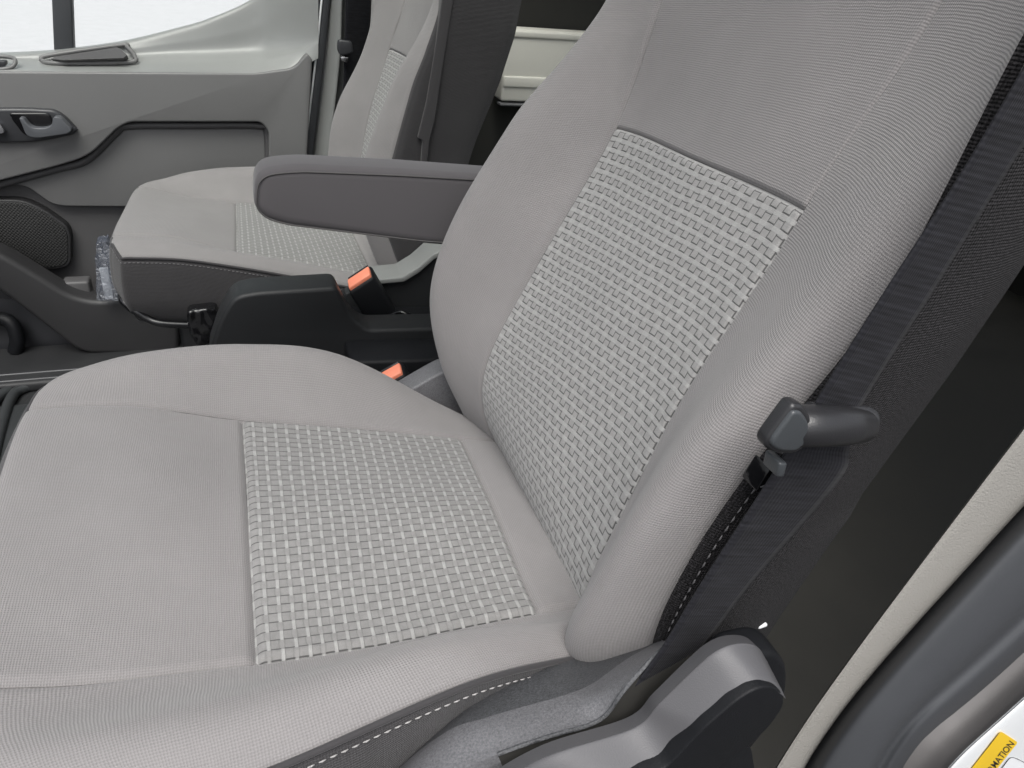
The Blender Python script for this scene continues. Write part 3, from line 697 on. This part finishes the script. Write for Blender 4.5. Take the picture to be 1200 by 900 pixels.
# ---------------------------------------------------------------- near door pillar: trim, seal, painted edge, label
tag(door, kind='thing')
np_ = thing('door_pillar', P(1050, 860, .15), 'near door pillar with cream trim, rubber seal and white painted edge', 'pillar')
def line(L, y): return [(u, v, y) for u, v in L]
cl = [(1330, 340), (1260, 425), (1200, 503), (1130, 590), (1055, 690), (985, 790), (945, 845), (908, 902), (865, 985)]
crr = [(1330, 455), (1262, 528), (1200, 592), (1130, 665), (1085, 722), (1022, 790), (975, 850), (942, 902), (905, 985)]
se = [(1330, 590), (1262, 662), (1200, 722), (1150, 765), (1112, 800), (1080, 832), (1050, 868), (1025, 902), (985, 985)]
se2 = [(1330, 645), (1262, 710), (1200, 765), (1160, 797), (1125, 828), (1095, 858), (1070, 885), (1055, 902), (1020, 985)]
wh = [(1330, 700), (1262, 762), (1200, 816), (1172, 841), (1145, 866), (1127, 883), (1110, 900), (1090, 925), (1040, 985)]
def sm(L):
    q = np.array(L, float); t = np.linspace(-1, 1, len(q))
    return [tuple(p) for p in np.stack([np.polyval(np.polyfit(t, q[:, k], 4), t) for k in (0, 1)], 1)]
cl, crr, se, se2, wh = map(sm, (cl, crr, se, se2, wh))
def mid_l(a, b, t): return [(p[0]*(1-t)+q[0]*t, p[1]*(1-t)+q[1]*t) for p, q in zip(a, b)]
trim = Net([PL(line(mid_l(cl, crr, -.02), .262)), PL(line(mid_l(cl, crr, .0), .238)), PL(line(mid_l(cl, crr, .10), .2335)), PL(line(mid_l(cl, crr, .5), .230)), PL(line(mid_l(cl, crr, .9), .2275)), PL(line(crr, .229))])
grid_mesh('pillar_trim', trim.ev(vv(0, 8, 90), vv(0, 5, 50)), 'cream', np_)
seal = Net([PL(line(mid_l(crr, se, -.03), .238)), PL(line(mid_l(crr, se, .05), .228)), PL(line(mid_l(crr, se, .25), .212)), PL(line(mid_l(crr, se, .6), .203)), PL(line(mid_l(crr, se, .88), .200)), PL(line(se, .206)), PL(line(mid_l(se, se2, .5), .201)), PL(line(se2, .201))])
grid_mesh('rubber_seal', seal.ev(vv(0, 8, 90), vv(0, 7, 70)), 'rubber', np_)
pe = Net([PL(line(mid_l(se, se2, .9), .203)), PL(line(mid_l(se2, wh, .4), .194)), PL(line(mid_l(se2, wh, .8), .184)), PL(line(wh, .178))])
grid_mesh('painted_edge', pe.ev(vv(0, 8, 80), vv(0, 3, 24)), 'edge', np_)
w0 = np.array(PL(line(wh, .178)))
pan = Net([w0, w0+np.array([.004, -.0035, -.003]), w0+np.array([.08, -.004, -.065]), w0+np.array([.26, -.005, -.21])])
grid_mesh('painted_panel', pan.ev(vv(0, 8, 80), vv(0, 3, 40)), 'paint', np_)

# ---------------------------------------------------------------- cargo side behind the seats, roof, floor, ground
body = thing('cargo_bay', (1.2, .985, -.95), 'dark cargo bay of the van behind the seats, with a cream side panel', 'van body')
box('far_side', (.56, 1.95, -.95), (2.6, 2.0, 1.05), 'dark_in', body)
box('near_side', (.66, .184, -.95), (2.6, .21, -.22), 'dark_in', body)
box('near_side', (.66, .16, .92), (2.6, .20, 1.05), 'dark_in', body)
prism('added_side_window', [(.66, -.22), (2.6, -.22), (2.6, .92), (.66, .92)], .195, .199, 'glass', body)  # unseen window added so daylight reaches the cream panel
box('dash_light_block', (-1.45, .10, -.95), (-1.0, 1.95, -.18), 'blackpl', body, .06)  # unseen plain box in the dashboard's place, added to block low front light
box('rear_wall', (2.6, .06, -.95), (2.66, 2.0, -.15), 'dark_in', body)  # cut low to let more daylight into the cargo bay
box('roof', (-.85, .16, .80), (.60, .34, .85), 'headliner', body, .01)  # cab roof kept as a strip, shaped for the light inside
box('added_roof_glass', (-.85, .342, .815), (.60, 1.90, .822), 'tint', body)  # unseen glass added to let daylight onto the far seat and door
box('roof', (.60, .16, 1.05), (2.66, 1.86, 1.10), 'headliner', body, .01)  # set above the cab roof so more light reaches the cream panel
box('roof_step', (.56, .16, .845), (.60, 1.86, 1.10), 'headliner', body)
cb = pxz([(560, 34.5), (593, 35), (720, 39), (720, 122), (587, 119), (560, 118)], 1.86)
x0, x1 = cb[1][0]-.05, cb[2][0]+.9; z1 = (cb[1][1]+cb[2][1])/2; z0 = (cb[4][1]+cb[3][1])/2
prism('cream_panel', [(x0+.05, z0), (x1, z0), (x1, z1), (x0+.05, z1)], 1.86, 1.93, 'creamboard', body, .006)
hz = z1-z0
prism('panel_rib', [(x0+.052, z1-.02), (x1, z1-.02), (x1, z1-.003), (x0+.052, z1-.003)], 1.856, 1.87, 'creamboard', body, .005)
prism('panel_rib', [(x0+.052, z0+hz*.20), (x1, z0+hz*.20), (x1, z0+hz*.36), (x0+.052, z0+hz*.36)], 1.8555, 1.87, 'creamboard', body, .0045)
prism('panel_rib', [(x0+.046, z0-.010), (x1, z0-.010), (x1, z0-.004), (x0+.046, z0-.004)], 1.85, 1.88, 'shield', body, .002)

fl_ = box('floor', (-1.3, .12, -.97), (.52, 1.98, -.93), 'floor'); tag(fl_, kind='structure')
cf = box('cargo_floor', (.52, .10, -.96), (2.6, 1.95, -.915), 'cargofloor'); tag(cf, kind='structure')
gr = mesh('ground', [(-900, -900, -1.62), (900, -900, -1.62), (900, 900, -1.62), (-900, 900, -1.62)], [(0, 1, 2, 3)], 'asphalt'); tag(gr, kind='structure')
pv = box('pavement', (-600, 2.7, -1.66), (600, 800, -1.50), 'concrete'); tag(pv, kind='structure')

# sill step along the far door and the rubber mat
sill = thing('door_sill', P(40, 436, 1.70), 'ribbed black step strip along the bottom of the far door opening', 'sill')
box('sill_plate', (-1.1, 1.62, -.93), (.14, 1.80, -.905), 'floor', sill, .008)
for yy in (1.635, 1.665): tube('sill_rib', [(-1.1, yy, -.906), (-.4, yy, -.906), (.14, yy, -.906)], .004, 'bezel', sill, 8, 20)
matt = thing('floor_mat', Pz(20, 500, -.925), 'dark rubber floor mat with raised ribs, left of the nearest cushion', 'floor mat')
box('mat_sheet', (-1.2, .55, -.93), (-.14, 1.56, -.922), 'mat', matt, .003)
for q in ([(-40, 640), (-14, 560), (0, 505), (13, 467), (28, 455), (60, 447)], [(-60, 560), (-25, 500), (-6, 470), (10, 457), (24, 450), (48, 444)], [(-14, 660), (6, 590), (16, 540), (26, 502), (36, 480), (60, 466)], [(-90, 500), (-50, 472), (-18, 456), (4, 449), (30, 442)]):
    tube('mat_rib', [Pz(u, v, -.920) for u, v in q], .011, 'mat', matt, 8, 50)

# plastic bag with a folded leaflet in the door pocket
bag = thing('plastic_bag', P(128, 348, 1.70), 'clear crumpled plastic bag tucked in the far door pocket', 'bag')
bo = PL([(113, 352, 1.70), (112, 318, 1.70), (112, 286, 1.72), (124, 283, 1.72), (131, 300, 1.70), (140, 330, 1.70), (140, 352, 1.70)])
bi = [p+np.array([.0, .045, 0]) for p in bo]
Gb = Net([bo, [p+np.array([0, -.018*math.sin(i*1.3), .0]) for i, p in enumerate([a*.5+b*.5+np.array([0, -.03, 0]) for a, b in zip(bo, bi)])], bi]).ev(vv(0, 6, 40), vv(0, 2, 12))
bm = bmesh.new()
for y_, off in ((1.70, 0), (1.735, .03)):
    pass
fr = [bm.verts.new(tuple(p)) for p in bo]; bk = [bm.verts.new(tuple(p)) for p in bi]
bm.faces.new(fr); bm.faces.new(bk[::-1])
for i in range(len(fr)-1): bm.faces.new((fr[i], bk[i], bk[i+1], fr[i+1]))
bmesh.ops.subdivide_edges(bm, edges=bm.edges[:], cuts=4, use_grid_fill=True)
for v in bm.verts: v.co += Vector((random.gauss(0, .001), random.gauss(0, .004), random.gauss(0, .001)))
bmo('bag_film', bm, 'film', bag, 25)
leaf = thing('folded_paper', P(125, 350, 1.715), 'white folded paper standing inside the clear bag in the far door pocket', 'paper')
hexa('sheet', P(125, 332, 1.715), (P(131, 333, 1.715)-P(119, 334, 1.715))*.42, (0, .004, 0), (P(121, 316, 1.715)-P(128, 352, 1.715))*.5, 'paper', leaf, .001)
hexa('sheet', P(133, 322, 1.72), (P(139, 326, 1.72)-P(127, 315, 1.72))*.5, (0, .003, 0), (0, 0, .004), 'paper', leaf, .001)

# ---------------------------------------------------------------- label on the painted panel (lettering follows the panel)
def on_panel(u, v, lift=.0006):
    """the panel is nearly the plane across-van = const there"""
    return P(u, v, .1742-lift)
def plate(name, px, lift, mat, parent, th=.0003):
    bm = bmesh.new(); A = [bm.verts.new(tuple(on_panel(u, v, lift))) for u, v in px]; B = [bm.verts.new(tuple(on_panel(u, v, lift-th))) for u, v in px]
    bm.faces.new(A); bm.faces.new(B[::-1])
    for i in range(len(px)): bm.faces.new((A[i], B[i], B[(i+1) % len(px)], A[(i+1) % len(px)]))
    return bmo(name, bm, mat, parent)
lab = thing('information_label', on_panel(1170, 890), 'yellow and white information sticker on the white painted door edge', 'sticker')
yl = rounded([(1173, 857), (1193, 870), (1110, 975), (1090, 962)], 3, 4)
plate('yellow_band', yl, .0009, 'yellow', lab)
wp = rounded([(1185, 886), (1200, 893), (1300, 960), (1250, 1040), (1118, 975)], 6, 5)
plate('white_field', wp, .0008, 'paper', lab)
for i in range(len(wp)):
    pass
tube('field_outline', [on_panel(u, v, .0011) for u, v in wp+wp[:1]], .00022, 'ink', lab, 5, 0)
def letters(txt, org, right, up, mat, parent, lift):
    cu = bpy.data.curves.new('lettering', 'FONT'); cu.body = txt; cu.align_x = 'RIGHT'; cu.size = 1; cu.extrude = .01; cu.offset = .012
    tmp = bpy.data.objects.new('tmp', cu); COL.objects.link(tmp)
    me = bpy.data.meshes.new_from_object(tmp.evaluated_get(bpy.context.evaluated_depsgraph_get()))
    bpy.data.objects.remove(tmp); bpy.data.curves.remove(cu)
    o = bpy.data.objects.new('lettering', me); COL.objects.link(o); o.parent = parent
    me.materials.clear(); me.materials.append(MAT[mat])
    c = on_panel(*org, lift=lift); r = on_panel(org[0]+right[0], org[1]+right[1], lift)-c; u = on_panel(org[0]+up[0], org[1]+up[1], lift)-c
    n = np.cross(r, u); n = n/np.linalg.norm(n)*np.linalg.norm(u)*.02
    Mx = Matrix(((r[0], u[0], n[0], 0), (r[1], u[1], n[1], 0), (r[2], u[2], n[2], 0), (0, 0, 0, 1)))
    loc = Vector(tuple(c))+Vector((0, 0, CZ))-wloc(parent)
    me.transform(Mx); o.location = loc
    return o
letters('INFORMATION', (1189.5, 871.5), (6.1, -7.7), (-8.6, -6.3), 'ink', lab, .0011)

# ---------------------------------------------------------------- daylight
w = bpy.data.worlds.new('World'); SC.world = w; w.use_nodes = True
nt = w.node_tree; bg = nt.nodes['Background']
sky = nt.nodes.new('ShaderNodeTexSky'); sky.sky_type = 'NISHITA'; sky.sun_disc = False
EL, AZ = math.radians(60), math.radians(203)
sky.sun_elevation = EL; sky.sun_rotation = AZ; sky.air_density = 1.0; sky.dust_density = 3.0; sky.ozone_density = 1.0
hs = nt.nodes.new('ShaderNodeHueSaturation'); hs.inputs['Saturation'].default_value = .22
nt.links.new(sky.outputs[0], hs.inputs['Color'])
# overcast: three times as bright overhead as at the horizon
tcw = nt.nodes.new('ShaderNodeTexCoord'); spw = nt.nodes.new('ShaderNodeSeparateXYZ'); nt.links.new(tcw.outputs['Generated'], spw.inputs[0])
mr = nt.nodes.new('ShaderNodeMapRange'); nt.links.new(spw.outputs[2], mr.inputs['Value'])
for k_, v_ in zip(('From Min', 'From Max', 'To Min', 'To Max'), (0, 1, .7, 1.4)): mr.inputs[k_].default_value = v_
vm = nt.nodes.new('ShaderNodeVectorMath'); vm.operation = 'SCALE'
nt.links.new(hs.outputs[0], vm.inputs[0]); nt.links.new(mr.outputs[0], vm.inputs['Scale'])
nt.links.new(vm.outputs[0], bg.inputs[0]); bg.inputs[1].default_value = .12
sun = bpy.data.lights.new('sun', 'SUN'); sun.energy = 1.5; sun.angle = math.radians(38); sun.color = (1, .97, .94)
so = bpy.data.objects.new('sun', sun); COL.objects.link(so)
# sun_rotation turns clockwise from +Y seen from above
dv = Vector((math.sin(AZ)*math.cos(EL), math.cos(AZ)*math.cos(EL), math.sin(EL)))
so.rotation_euler = dv.to_track_quat('Z', 'Y').to_euler(); so.location = (0, -3, 6)

vs_ = SC.view_settings; vs_.view_transform = 'Standard'; vs_.look = 'None'; vs_.gamma = 1; vs_.exposure = .76; vs_.use_curve_mapping = False
SC.render.engine = 'CYCLES'
SC.cycles.max_bounces = 8; SC.cycles.transparent_max_bounces = 8
